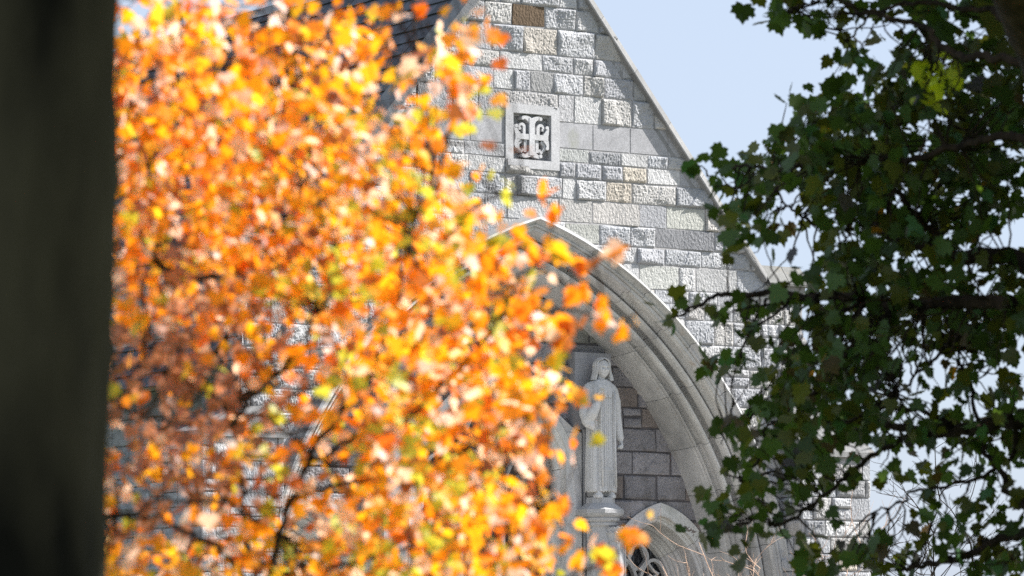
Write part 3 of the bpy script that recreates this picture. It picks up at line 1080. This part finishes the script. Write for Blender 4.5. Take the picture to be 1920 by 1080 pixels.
neck = [np.array([(.01 + r * math.sin(2 * math.pi * j / NT), .0 - .004 - r * math.cos(2 * math.pi * j / NT), z_) for j in range(NT)]) for r, z_ in ((.075, 1.50), (.060, 1.55), (.054, 1.60), (.056, 1.63))]
hm.loft(neck, SCOL); hm.loft(rows, SCOL)
head = hm.build('head', M['statue'], stat, smooth=True)
# hair: shoulder-length, swept back from the brow
hr = MB()
rows = []
for i in range(56):
    q = i / 55
    if q < .4:
        k = q / .4 * math.pi / 2
        z = 1.755 + .122 * math.cos(k)
        a_, b_ = .118 * math.sin(k) + .002, .132 * math.sin(k) + .002
    else:
        z = 1.755 - .190 * (q - .4) / .6
        a_ = .118 + .046 * ((q - .4) / .6) ** 1.6; b_ = .132 - .012 * (q - .4)
    row = []
    n = 120
    open_ = 0 if q < .17 else min(1, (q - .17) / .10) * R_(64) + (.04 if q > .3 else 0)
    for j in range(n):                           # sheet from one side of the face round the back to the other
        th = open_ + (2 * math.pi - 2 * open_) * j / (n - 1)
        rr = 1 + .028 * math.sin(th * 23 + q * 7 + math.sin(q * 9)) + .02 * math.sin(th * 11 - q * 5)
        X, Y = a_ * rr * math.sin(th), -b_ * rr * math.cos(th) + .012
        c_, s_ = math.cos(YAW), math.sin(YAW)
        row.append((HC[0] + X * c_ - Y * s_, HC[1] + X * s_ + Y * c_, z + rng.uniform(-.001, .001)))
    rows.append(np.array(row))
inner = [np.array([(HC[0] + (p[0] - HC[0]) * .70, HC[1] + (p[1] - HC[1]) * .74, p[2] - .004) for p in r]) for r in rows]
n = 120
V = np.vstack(rows + inner); nr = len(rows); Fc = []
for i in range(nr - 1):
    for j in range(n - 1):
        Fc.append((i * n + j, (i + 1) * n + j, (i + 1) * n + j + 1, i * n + j + 1))
        o_ = nr * n
        Fc.append((o_ + i * n + j, o_ + i * n + j + 1, o_ + (i + 1) * n + j + 1, o_ + (i + 1) * n + j))
    for j in (0, n - 1):
        o_ = nr * n
        Fc.append((i * n + j, o_ + i * n + j, o_ + (i + 1) * n + j, (i + 1) * n + j))
for j in range(n - 1):
    Fc.append(((nr - 1) * n + j, nr * n + (nr - 1) * n + j, nr * n + (nr - 1) * n + j + 1, (nr - 1) * n + j + 1))
hr.add(V, Fc, SCOL)
hr.build('hair', M['statue'], head, smooth=True)
# preaching bands
bd = MB()
for s in (-1, 1):
    xa, xb = (.034, .094) if s > 0 else (-.030, .030)
    bd.add([(xa, -.155, 1.335), (xb, -.150, 1.33), (xb - .012, -.115, 1.50), (xa + .006, -.12, 1.50), (xa, -.125, 1.335), (xb, -.12, 1.33), (xb - .012, -.09, 1.50), (xa + .006, -.09, 1.50)],
           [(0, 1, 2, 3), (4, 7, 6, 5), (0, 4, 5, 1), (0, 3, 7, 4), (1, 5, 6, 2), (2, 6, 7, 3)], SCOL)
bd.build('collar_band', M['statue'], robe)
# scarf edges falling down the front
sf = MB()
for x0_, x1_ in ((-.085, -.075), (.135, .14)):
    P = [(x0_, -.155, 1.42), (x0_ - .01, -.172, 1.1), (x1_ - .012, -.176, .6), (x1_, -.18, .14)]
    sf.tube(P, [.012, .013, .013, .012], 6, SCOL)
sf.build('scarf', M['statue'], robe, smooth=True)
sh = MB()
for x in (-.09, .11):
    sh.loft([np.array([(x + a * math.cos(q), -.085 + b_ * math.sin(q), z) for q in np.linspace(0, 2 * math.pi, 14, endpoint=False)]) for z, a, b_ in ((0, .062, .085), (.035, .064, .086), (.05, .05, .07), (.10, .04, .05))], SCOL)
sh.loft([ell(z, 0.01, .02, a, b_, 24) for z, a, b_ in ((0, .15, .09), (.03, .18, .12), (.14, .185, .13))], np.array(SCOL) * .5)
sh.build('shoe', M['statue'], stat)

# ------------------------------------------------------------------ trees
half = [(0, .02), (.10, -.05), (.34, -.10), (.36, .04), (.56, .12), (.50, .24), (.58, .46), (.42, .44), (.31, .46), (.29, .66), (.15, .70), (0, .95)]
LO = np.array([(x, y) for x, y in half] + [(-x, y) for x, y in half[::-1][1:-1]]) - np.array([0, .32])
LV = np.array([(0, .02, 0)] + [(x, y, -.30 * (x * x + y * y) + .10 * abs(x)) for x, y in LO])
LF = np.array([(0, i + 1, (i + 1) % len(LO) + 1) for i in range(len(LO))])
half6 = [(0, -.35), (.42, -.30), (.55, .15), (.22, .30), (0, .62), (-.22, .30), (-.55, .15), (-.42, -.30)]
SVv = np.array([(0, 0, .04)] + [(x, y, -.2 * (x * x + y * y)) for x, y in half6])
SFf = np.array([(0, i + 1, (i + 1) % 8 + 1) for i in range(8)])


def leaves(mb, C, size, colr, droop=.6, simple=False, up=.35):
    n = len(C)
    if not n: return
    V0_, F0_ = (SVv, SFf) if simple else (LV, LF)
    tip = rng.normal(0, 1, (n, 3)); tip[:, 2] -= droop * 1.6
    tip /= np.linalg.norm(tip, axis=1)[:, None]
    nr_ = rng.normal(0, 1, (n, 3)); nr_[:, 2] += up
    nr_ -= tip * (nr_ * tip).sum(1)[:, None]
    nr_ /= np.linalg.norm(nr_, axis=1)[:, None] + 1e-9
    sd_ = np.cross(tip, nr_)
    bend = rng.uniform(-1.2, 2.2, n)
    Vb = np.repeat(V0_[None], n, 0).copy()
    Vb[:, :, 2] *= bend[:, None]
    Vb[:, :, 0] *= rng.uniform(.75, 1.05, n)[:, None]
    Wv = (sd_[:, None] * Vb[:, :, :1] + tip[:, None] * Vb[:, :, 1:2] + nr_[:, None] * Vb[:, :, 2:]) * np.asarray(size)[:, None, None] + C[:, None]
    k = V0_.shape[0]
    Fq = (F0_[None] + (np.arange(n) * k)[:, None, None]).reshape(-1, 3)
    mb.add(Wv.reshape(-1, 3), Fq, np.repeat(colr, k, 0))


def smooth_path(P, n, wob=0.0):
    P = np.array(P, float)
    tt = np.linspace(0, len(P) - 1, n)
    out = np.empty((n, 3))
    for i, t_ in enumerate(tt):
        k = min(int(t_), len(P) - 2); f = t_ - k
        p0 = P[max(k - 1, 0)]; p1 = P[k]; p2 = P[k + 1]; p3 = P[min(k + 2, len(P) - 1)]
        out[i] = .5 * ((2 * p1) + (-p0 + p2) * f + (2 * p0 - 5 * p1 + 4 * p2 - p3) * f * f + (-p0 + 3 * p1 - 3 * p2 + p3) * f ** 3)
    if wob:
        nz = np.cumsum(rng.normal(0, wob, (n, 3)), axis=0)
        nz -= np.linspace(0, 1, n)[:, None] * nz[-1]
        out += nz
    return out


def twig(mb, a, b, r0, r1, wob=.012, n=7):
    a = np.array(a); b = np.array(b)
    mid = (a + b) / 2 + rng.normal(0, .06, 3) * np.linalg.norm(b - a)
    mb.tube(smooth_path([a, mid, b], n, wob), np.linspace(r0, r1, n), 4, cap=False)


# ---- foreground trunk
ft = empty('tree', (*pt(30, 540, 10.6)[:2], 0), 'dark thick trunk close to the camera along the left edge', 'tree')
tb = MB()
base = np.array([*pt(34, 540, 10.6)[:2], 0.0])
rows = []
kk = 40
zz_ = np.concatenate([np.linspace(0, 4.6, 60), np.linspace(4.8, 9, 8)])
for z in zz_:
    th = np.arange(kk) * 2 * math.pi / kk
    r = (.275 + .18 * math.exp(-z * 2.2) - .012 * z) * (1 + .03 * np.sin(th * 3 + z * .8) + .02 * np.sin(th * 7 + z * 2.1) + .018 * np.sin(z * 5.3 + th) + rng.normal(0, .014, kk))
    lean = RT * (.028 * (z - 2.6))
    rows.append(np.stack([base[0] + lean[0] + r * np.cos(th), base[1] + lean[1] + r * np.sin(th), np.full(kk, z)], 1))
tb.loft(rows)
loc0 = np.array(ft.location)
tb.build('trunk', M['bark_dark'], ft, smooth=True, local=loc0)
fl = MB(); fb = MB()  # unseen crown, shaped to keep the sun off the trunk
n = 8500
q = rng.normal(0, 1, (n, 3)); q /= np.linalg.norm(q, axis=1)[:, None]; q *= rng.uniform(.2, 1, (n, 1)) ** .5
Rn, Fn = RT, FH
cz = 6.6
C = np.array([*base[:2], cz]) + Rn * (1.9 + 3.9 * q[:, :1]) + Fn * (-.1 + 1.9 * q[:, 1:2]) + np.array([0, 0, 1]) * (2.4 * q[:, 2:3])
dep = (C - CAM) @ FW; py = 540 - F * ((C - CAM) @ UP) / dep
C = C[(py < -160) & (dep < 12.6)]
cg = np.array((.05, .085, .025)) * rng.uniform(.6, 1.3, (len(C), 1))
leaves(fl, C, rng.uniform(.16, .26, len(C)), cg, simple=True)
fl.build('crown', M['leaf_g'], ft, local=loc0)
for i in range(9):
    a = np.array([*base[:2], 4.9 + .35 * i]); b_ = a + RT * rng.uniform(-1.5, 4.5) + FH * rng.uniform(-1.2, 1.2) + np.array([0, 0, rng.uniform(.6, 1.6)])
    fb.tube(smooth_path([a, (a + b_) / 2 + np.array([0, 0, .2]), b_], 10, .02), np.linspace(.07, .015, 10), 6)
fb.build('branch', M['bark_dark'], ft, local=loc0)

# ---- orange maple
OM = """
34443223211200000
45554445412310000
55555555422310000
55555555433300000
55555555554200000
45555555554210000
45555555554410000
45555555555420000
45555555555532000
45545455555543000
44444434555554100
34434334555555200
33333333455555300
33444333455555100
44444433455554000
33333333555555000
33334334555555100
44444445555555100
""".split()
om = empty('maple_tree', (*pt(470, 1250, 15.6)[:2], 0), 'maple tree in bright orange and yellow autumn leaf before the church', 'tree')
lo = np.array(om.location)
ol = MB(); ob = MB(); otr = MB()
ODEP = 15.6
# trunk and limbs
tk = [np.array([*pt(470, 1250, ODEP)[:2], z]) for z in (0, .8, 1.3)] + [pt(500, 1120, ODEP)]
otr.tube(smooth_path(tk, 14, .008), np.linspace(.075, .035, 14), 9)
SK = []


def limb(px, d0, d1, r0, r1, mb, wob=.006, dens=9):
    n_ = len(px)
    P = [pt(x, y, d0 + (d1 - d0) * i / max(1, n_ - 1)) for i, (x, y) in enumerate(px)]
    Q = smooth_path(P, n_ * dens, wob)
    mb.tube(Q, np.linspace(r0, r1, len(Q)), 6)
    return Q


OL = [([(500, 1120), (535, 985), (600, 860), (650, 760), (700, 660), (742, 560), (765, 470)], 15.1, 15.4, .014, .007),
      ([(765, 470), (800, 330), (790, 180), (770, 40), (760, -120)], 14.6, 16.2, .009, .004),
      ([(430, 800), (500, 710), (560, 645), (590, 580)], 14.8, 15.0, .012, .007),
      ([(590, 580), (620, 480), (600, 330), (560, 160), (540, -60)], 14.5, 16.2, .009, .004),
      ([(480, 1160), (420, 1040), (330, 980), (240, 960), (160, 970)], 15.0, 15.3, .012, .006),
      ([(520, 1000), (430, 955), (330, 940), (220, 965)], 14.6, 14.8, .009, .004),
      ([(600, 860), (520, 800), (420, 760), (300, 700), (200, 690)], 14.6, 14.9, .008, .003),
      ([(480, 1160), (450, 1000), (430, 800), (330, 660), (300, 500), (290, 300), (330, 100), (320, -80)], 16.6, 16.8, .010, .005),
      ([(600, 860), (700, 800), (800, 740), (900, 660), (960, 560), (1010, 500), (1040, 400)], 15.4, 14.4, .011, .003),
      ([(560, 930), (700, 900), (830, 850), (940, 800), (1000, 760), (1060, 720)], 15.5, 14.6, .010, .003),
      ([(520, 1080), (660, 1060), (800, 1030), (950, 1010), (1040, 960)], 15.5, 15.8, .010, .003),
      ([(500, 1120), (660, 1130), (850, 1110), (1000, 1080), (1180, 1020)], 15.5, 15.0, .010, .003),
      ([(742, 560), (820, 480), (900, 400), (960, 370), (1030, 380)], 15.2, 14.4, .008, .003),
      ([(765, 470), (830, 300), (860, 180), (880, 80)], 15.2, 15.6, .008, .003),
      ([(650, 760), (760, 660), (900, 600), (1060, 580), (1150, 600), (1195, 588)], 15.4, 15.0, .009, .002),
      ([(1010, 500), (1080, 480), (1155, 470)], 14.7, 14.7, .004, .002),
      ([(300, 500), (240, 420), (180, 330), (130, 240)], 15.2, 15.5, .008, .003),
      ([(430, 800), (330, 790), (230, 770), (150, 800)], 15.5, 16, .007, .003)]
for px, d0, d1, r0, r1 in OL:
    SK.append(limb(px, d0, d1, r0, r1, ob))
SKA = np.vstack(SK)
OC = [((.97, .36, .012), .31), ((.98, .49, .014), .27), ((.85, .22, .015), .06), ((.98, .62, .03), .07), ((.50, .52, .04), .04), ((.98, .76, .64), .20), ((.36, .13, .04), .09)]  # the pale pink entry paints sun glare into the leaf colour
ocs = np.array([c for c, _ in OC]); ocp = np.array([p for _, p in OC]); ocp /= ocp.sum()


def ocolor(C):
    n_ = len(C)
    ci = rng.choice(len(ocs), n_, p=ocp)
    c = ocs[ci].copy()
    return c * rng.uniform(.8, 1.1, (n_, 1))


cents = []; sizes = []; cols = []
for r in range(-3, 21):
    for c in range(-4, 17):
        if 0 <= r < 18 and 0 <= c < 17: dn = int(OM[r][c])
        elif r < 0: dn = 4 if c < 10 else 0
        elif r >= 18: dn = 4 if c < 15 else 0
        else: dn = 3 if not (11 <= r <= 17) else 1
        if dn == 0: continue
        x0_, y0_ = 180 + 60 * c, 60 * r
        ns = [0, .7, 1.8, 4, 8, 12][dn]
        ns = int(ns + rng.random())
        inside = 0 <= r < 18 and c >= 0
        for _ in range(ns if inside else max(1, ns // 2)):
            sx, sy = x0_ + rng.uniform(0, 60), y0_ + rng.uniform(0, 60)
            dd = rng.uniform(14.4, 17.6) if dn > 1 else rng.uniform(14.4, 16)
            cpt = pt(sx, sy, dd)
            k = int(rng.integers(2, 5)) if dn > 1 else 3
            near = SKA[np.argmin(((SKA - cpt) ** 2).sum(1))]
            dist = np.linalg.norm(near - cpt)
            if dist > .04 and dist < .9 and rng.random() < .55: twig(ob, near, cpt, .0035, .0016, .004)
            L_ = cpt + rng.normal(0, 1, (k, 3)) * np.array([.045, .06, .04])
            cents.append(L_)
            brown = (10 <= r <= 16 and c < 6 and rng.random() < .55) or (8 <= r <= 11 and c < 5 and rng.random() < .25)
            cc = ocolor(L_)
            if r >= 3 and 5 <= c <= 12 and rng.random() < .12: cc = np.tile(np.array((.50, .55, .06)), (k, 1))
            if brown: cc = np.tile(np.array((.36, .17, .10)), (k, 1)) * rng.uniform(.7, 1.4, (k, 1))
            cols.append(cc)
            sizes.append(rng.uniform(.038, .080, k))
single = [(925, 450, .12), (950, 470, .13), (975, 440, .11), (940, 510, .13), (970, 540, .13), (1000, 480, .12), (915, 490, .12), (985, 580, .12), (1020, 600, .12), (1060, 610, .11), (900, 530, .13), (1050, 640, .11), (1040, 680, .12), (885, 65, .09), (922, 68, .08), (975, 280, .11), (935, 272, .07), (1025, 360, .13), (1038, 395, .10), (1155, 470, .12), (1060, 475, .12), (1088, 500, .11), (1195, 588, .05), (1140, 600, .13),
          (1095, 752, .085), (1005, 828, .06), (1050, 948, .13), (1030, 960, .10), (1128, 1045, .13), (1183, 1005, .13), (1150, 1070, .11), (1215, 962, .045), (1030, 455, .11), (1100, 545, .10), (1075, 560, .10),
          (995, 520, .10), (1130, 570, .09), (910, 400, .11), (885, 395, .10), (862, 165, .11), (860, 140, .10), (1010, 605, .12), (790, 20, .08), (835, 15, .05), (850, 320, .09), (905, 320, .07), (1160, 620, .09), (1110, 490, .09),
          (800, 100, .15), (770, 130, .12), (1000, 560, .12), (1090, 1060, .12)]
for x, y, s_ in single:
    dd = rng.uniform(14.4, 15.6)
    cpt = pt(x, y, dd)
    near = SKA[np.argmin(((SKA - cpt) ** 2).sum(1))]
    twig(ob, near, cpt, .003, .0014, .003)
    for _ in range(1 if s_ < .08 else 2):
        cents.append((cpt + rng.normal(0, .01, 3))[None]); sizes.append([s_ * rng.uniform(.7, .95)]); cols.append(ocolor([1]))
Cc = np.vstack(cents); Ss = np.concatenate(sizes); Co = np.vstack(cols)
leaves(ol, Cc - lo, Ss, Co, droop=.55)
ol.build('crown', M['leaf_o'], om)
otr.build('trunk', M['bark'], om, local=lo, smooth=True)
ob.build('branch', M['bark'], om, local=lo)

# ---- dark green maple on the right
GM = """
000033333333
000000214435
000000255345
000015555455
000145555545
003555555545
003413554454
001311355433
000003553323
013334555555
001225554445
002355552223
000155542323
001454534344
000344111324
002431112233
012220212323
001014442234
""".split()
gm = empty('maple_tree', (*pt(2150, 1250, 27)[:2], 0), 'dark green maple tree on the right with sky showing through its leaves', 'tree')
lg = np.array(gm.location)
gl_ = MB(); gb = MB(); gt = MB()
P = [np.array([*pt(2150, 1250, 27)[:2], 0.0]), pt(2110, 1000, 26), pt(2060, 500, 25), pt(2010, 180, 22.6), pt(1945, 20, 21.6), pt(1860, -150, 21), pt(1800, -400, 21)]
Q = smooth_path(P, 60, .004)
gt.tube(Q, np.interp(np.linspace(0, 1, 60), [0, .1, .5, 1], [.42, .30, .25, .15]), 16)
GSK = [Q]
GL = [([(2080, 650), (1990, 540), (1900, 470), (1780, 458), (1690, 440), (1620, 400)], 25.5, 27.5, .085, .02),
      ([(2090, 800), (1980, 770), (1900, 780), (1790, 800), (1700, 800), (1620, 760)], 26, 27.5, .08, .02),
      ([(1985, 140), (1860, 100), (1800, 105), (1740, 60), (1680, 45), (1600, 20), (1540, 10), (1480, 20)], 24.5, 27, .03, .006),
      ([(1960, 90), (1880, 40), (1800, 20), (1700, 30), (1640, 50), (1590, 80)], 24.5, 26.5, .025, .006),
      ([(2090, 900), (1980, 980), (1880, 1010), (1780, 1040), (1700, 1070)], 26, 28, .05, .015),
      ([(1790, 800), (1700, 840), (1620, 890), (1560, 935), (1480, 970), (1420, 960), (1350, 980)], 27, 27.5, .022, .006),
      ([(1690, 440), (1600, 400), (1560, 420), (1500, 400), (1440, 350), (1380, 350)], 27.5, 27.8, .016, .005),
      ([(1900, 560), (1800, 560), (1700, 570), (1560, 560), (1440, 560), (1340, 555), (1260, 595)], 25.8, 27.5, .05, .008),
      ([(2010, 300), (1900, 260), (1800, 270), (1650, 290), (1500, 300), (1400, 305), (1330, 330)], 24.8, 27.5, .034, .006),
      ([(1440, 560), (1400, 640), (1350, 690)], 27.3, 27.5, .012, .005),
      ([(1700, 570), (1600, 660), (1520, 760), (1440, 850), (1390, 900)], 27, 28, .03, .008),
      ([(1790, 800), (1660, 770), (1560, 790), (1440, 800), (1370, 800)], 27, 28, .02, .006),
      ([(1980, 980), (1900, 930), (1860, 850), (1830, 740), (1800, 650)], 26.5, 28, .03, .008),
      ([(1780, 458), (1740, 400), (1700, 330), (1690, 240), (1720, 160)], 26.5, 26.5, .03, .01),
      ([(1800, 560), (1780, 640), (1720, 700), (1680, 740)], 26.5, 28, .018, .006),
      ([(1900, 780), (1890, 860), (1800, 900), (1700, 920), (1640, 960)], 26.5, 27, .02, .006)]
for px, d0, d1, r0, r1 in GL:
    GSK.append(limb(px, d0, d1, r0, r1, gb, .012))
GA = np.vstack(GSK)
cents = []; sizes = []; cols = []


def gcolor(n_):
    c = np.array((.052, .098, .020)) * rng.uniform(.6, 1.5, (n_, 1))
    r = rng.random(n_)
    c[r < .30] = np.array((.085, .100, .016)) * rng.uniform(.7, 1.3, ((r < .30).sum(), 1))
    c[(r > .30) & (r < .325)] = (.075, .055, .02)
    c[(r > .36) & (r < .364)] = (.40, .20, .02)
    c[(r > .375) & (r < .42)] = (.06, .15, .055)
    c[(r > .42) & (r < .44)] = (.075, .07, .075)
    return c


def gspray(x, y, dlo, dhi, k, sc=1.0, tw=.8):
    cpt = pt(x, y, rng.uniform(dlo, dhi))
    near = GA[np.argmin(((GA - cpt) ** 2).sum(1))]
    if .08 < np.linalg.norm(near - cpt) < 1.1 and rng.random() < tw: twig(gb, near, cpt, .008, .003, .012, 9)
    cents.append(cpt + rng.normal(0, 1, (k, 3)) * np.array([.10, .10, .07]) * sc)
    sizes.append(rng.uniform(.07, .160, k)); cols.append(gcolor(k))


for r in range(18):
    for c in range(12):
        dn = int(GM[r][c])
        x0_, y0_ = 1200 + 60 * c, 60 * r
        ns = [0, 1, 3, 5, 9, 14][dn]
        for _ in range(ns):
            gspray(x0_ + (rng.uniform(16, 62) if c < 6 else rng.uniform(2, 58)), y0_ + rng.uniform(4, 56), 25.6, 29.8, int(rng.integers(2, 4)), .75)
for x, y, k in [(1345, 575, 3), (1265, 598, 3), (1250, 602, 2), (1375, 690, 4), (1345, 690, 2), (1320, 1000, 4), (1345, 950, 3), (1316, 975, 2), (1400, 1010, 3), (1430, 30, 3), (1450, 10, 3), (1580, 85, 3), (1300, 310, 2),
                (1330, 300, 3), (1390, 450, 3), (1365, 480, 2), (1400, 340, 5), (1370, 400, 4), (1385, 430, 4), (1365, 800, 4), (1410, 845, 4)]:
    gspray(x, y, 26.6, 27.6, k, .55)
for _ in range(22):  # sun coming through the crown, painted as yellow-green leaf colour
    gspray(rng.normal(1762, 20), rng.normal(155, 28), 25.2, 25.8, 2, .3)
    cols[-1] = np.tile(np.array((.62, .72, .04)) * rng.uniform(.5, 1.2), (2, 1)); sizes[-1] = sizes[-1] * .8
# the rest of the same crown, beyond the frame: it shades the part in view
for _ in range(3300):
    x = rng.uniform(2100, 3300); y = rng.uniform(-1500, 1130)
    if (x - 2500) ** 2 / 850 ** 2 + (y + 200) ** 2 / 1400 ** 2 > 1: continue
    cpt = pt(x, y, rng.uniform(24, 31.5))
    cents.append(cpt + rng.normal(0, .22, (3, 3))); sizes.append(rng.uniform(.23, .34, 3)); cols.append(gcolor(3))
for _ in range(600):
    x = rng.uniform(1450, 2000); y = rng.uniform(-1200, -40)
    if y > -60 - (x - 1450) * .0: continue
    cpt = pt(x, y, rng.uniform(24.5, 30.5))
    cents.append(cpt + rng.normal(0, .2, (3, 3))); sizes.append(rng.uniform(.23, .3, 3)); cols.append(gcolor(3))
Cc = np.vstack(cents); Ss = np.concatenate(sizes); Co = np.vstack(cols)
big = Ss > .18
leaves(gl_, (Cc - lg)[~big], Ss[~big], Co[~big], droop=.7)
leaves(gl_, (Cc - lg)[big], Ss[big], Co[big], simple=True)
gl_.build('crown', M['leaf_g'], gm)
gt.build('trunk', M['bark'], gm, local=lg, smooth=True)
gb.build('branch', M['bark'], gm, local=lg)


# ---- bare shrub in the sun before the arch, bare tree behind
def bare(name, basepx, depth, mat, n_stems, hgt, spread, r0, label, cat, levels=3, zbase=0):
    b0 = np.array([*pt(*basepx, depth)[:2], zbase])
    o = empty(name, b0, label, cat)
    mb = MB()

    def grow(p, d, L, r, lev):
        n_ = 6
        e_ = p + d * L
        Q = smooth_path([p, p + d * L * .5 + rng.normal(0, .07, 3) * L, e_], n_, .012 * L)
        mb.tube(Q - b0, np.linspace(r, r * .45, n_), 4, cap=False)
        if lev == 0: return
        for _ in range(int(rng.integers(2, 5))):
            t_ = rng.uniform(.3, 1)
            q_ = Q[min(n_ - 1, int(t_ * n_))]
            dd = d + rng.normal(0, .55, 3); dd[2] = abs(dd[2]) * .7 + .15; dd /= np.linalg.norm(dd)
            grow(q_, dd, L * rng.uniform(.4, .65), r * .62, lev - 1)
    for _ in range(n_stems):
        d = np.array([rng.normal(0, spread), rng.normal(0, spread), 1.0]); d /= np.linalg.norm(d)
        grow(b0 + rng.normal(0, .12, 3) * np.array([1, 1, 0]), d, hgt * rng.uniform(.45, .62), r0, levels)
    mb.build('branches', mat, o)
    return o


bare('bare_shrub', (1450, 1240), 46, M['twig_pale'], 14, 3.7, .24, .013, 'bare shrub with pale sunlit twigs in front of the arch foot', 'shrub')
bare('bare_tree', (1790, 1240), 62, M['twig_dark'], 7, 5.2, .30, .03, 'leafless dark tree showing through gaps at lower right', 'tree', 4)
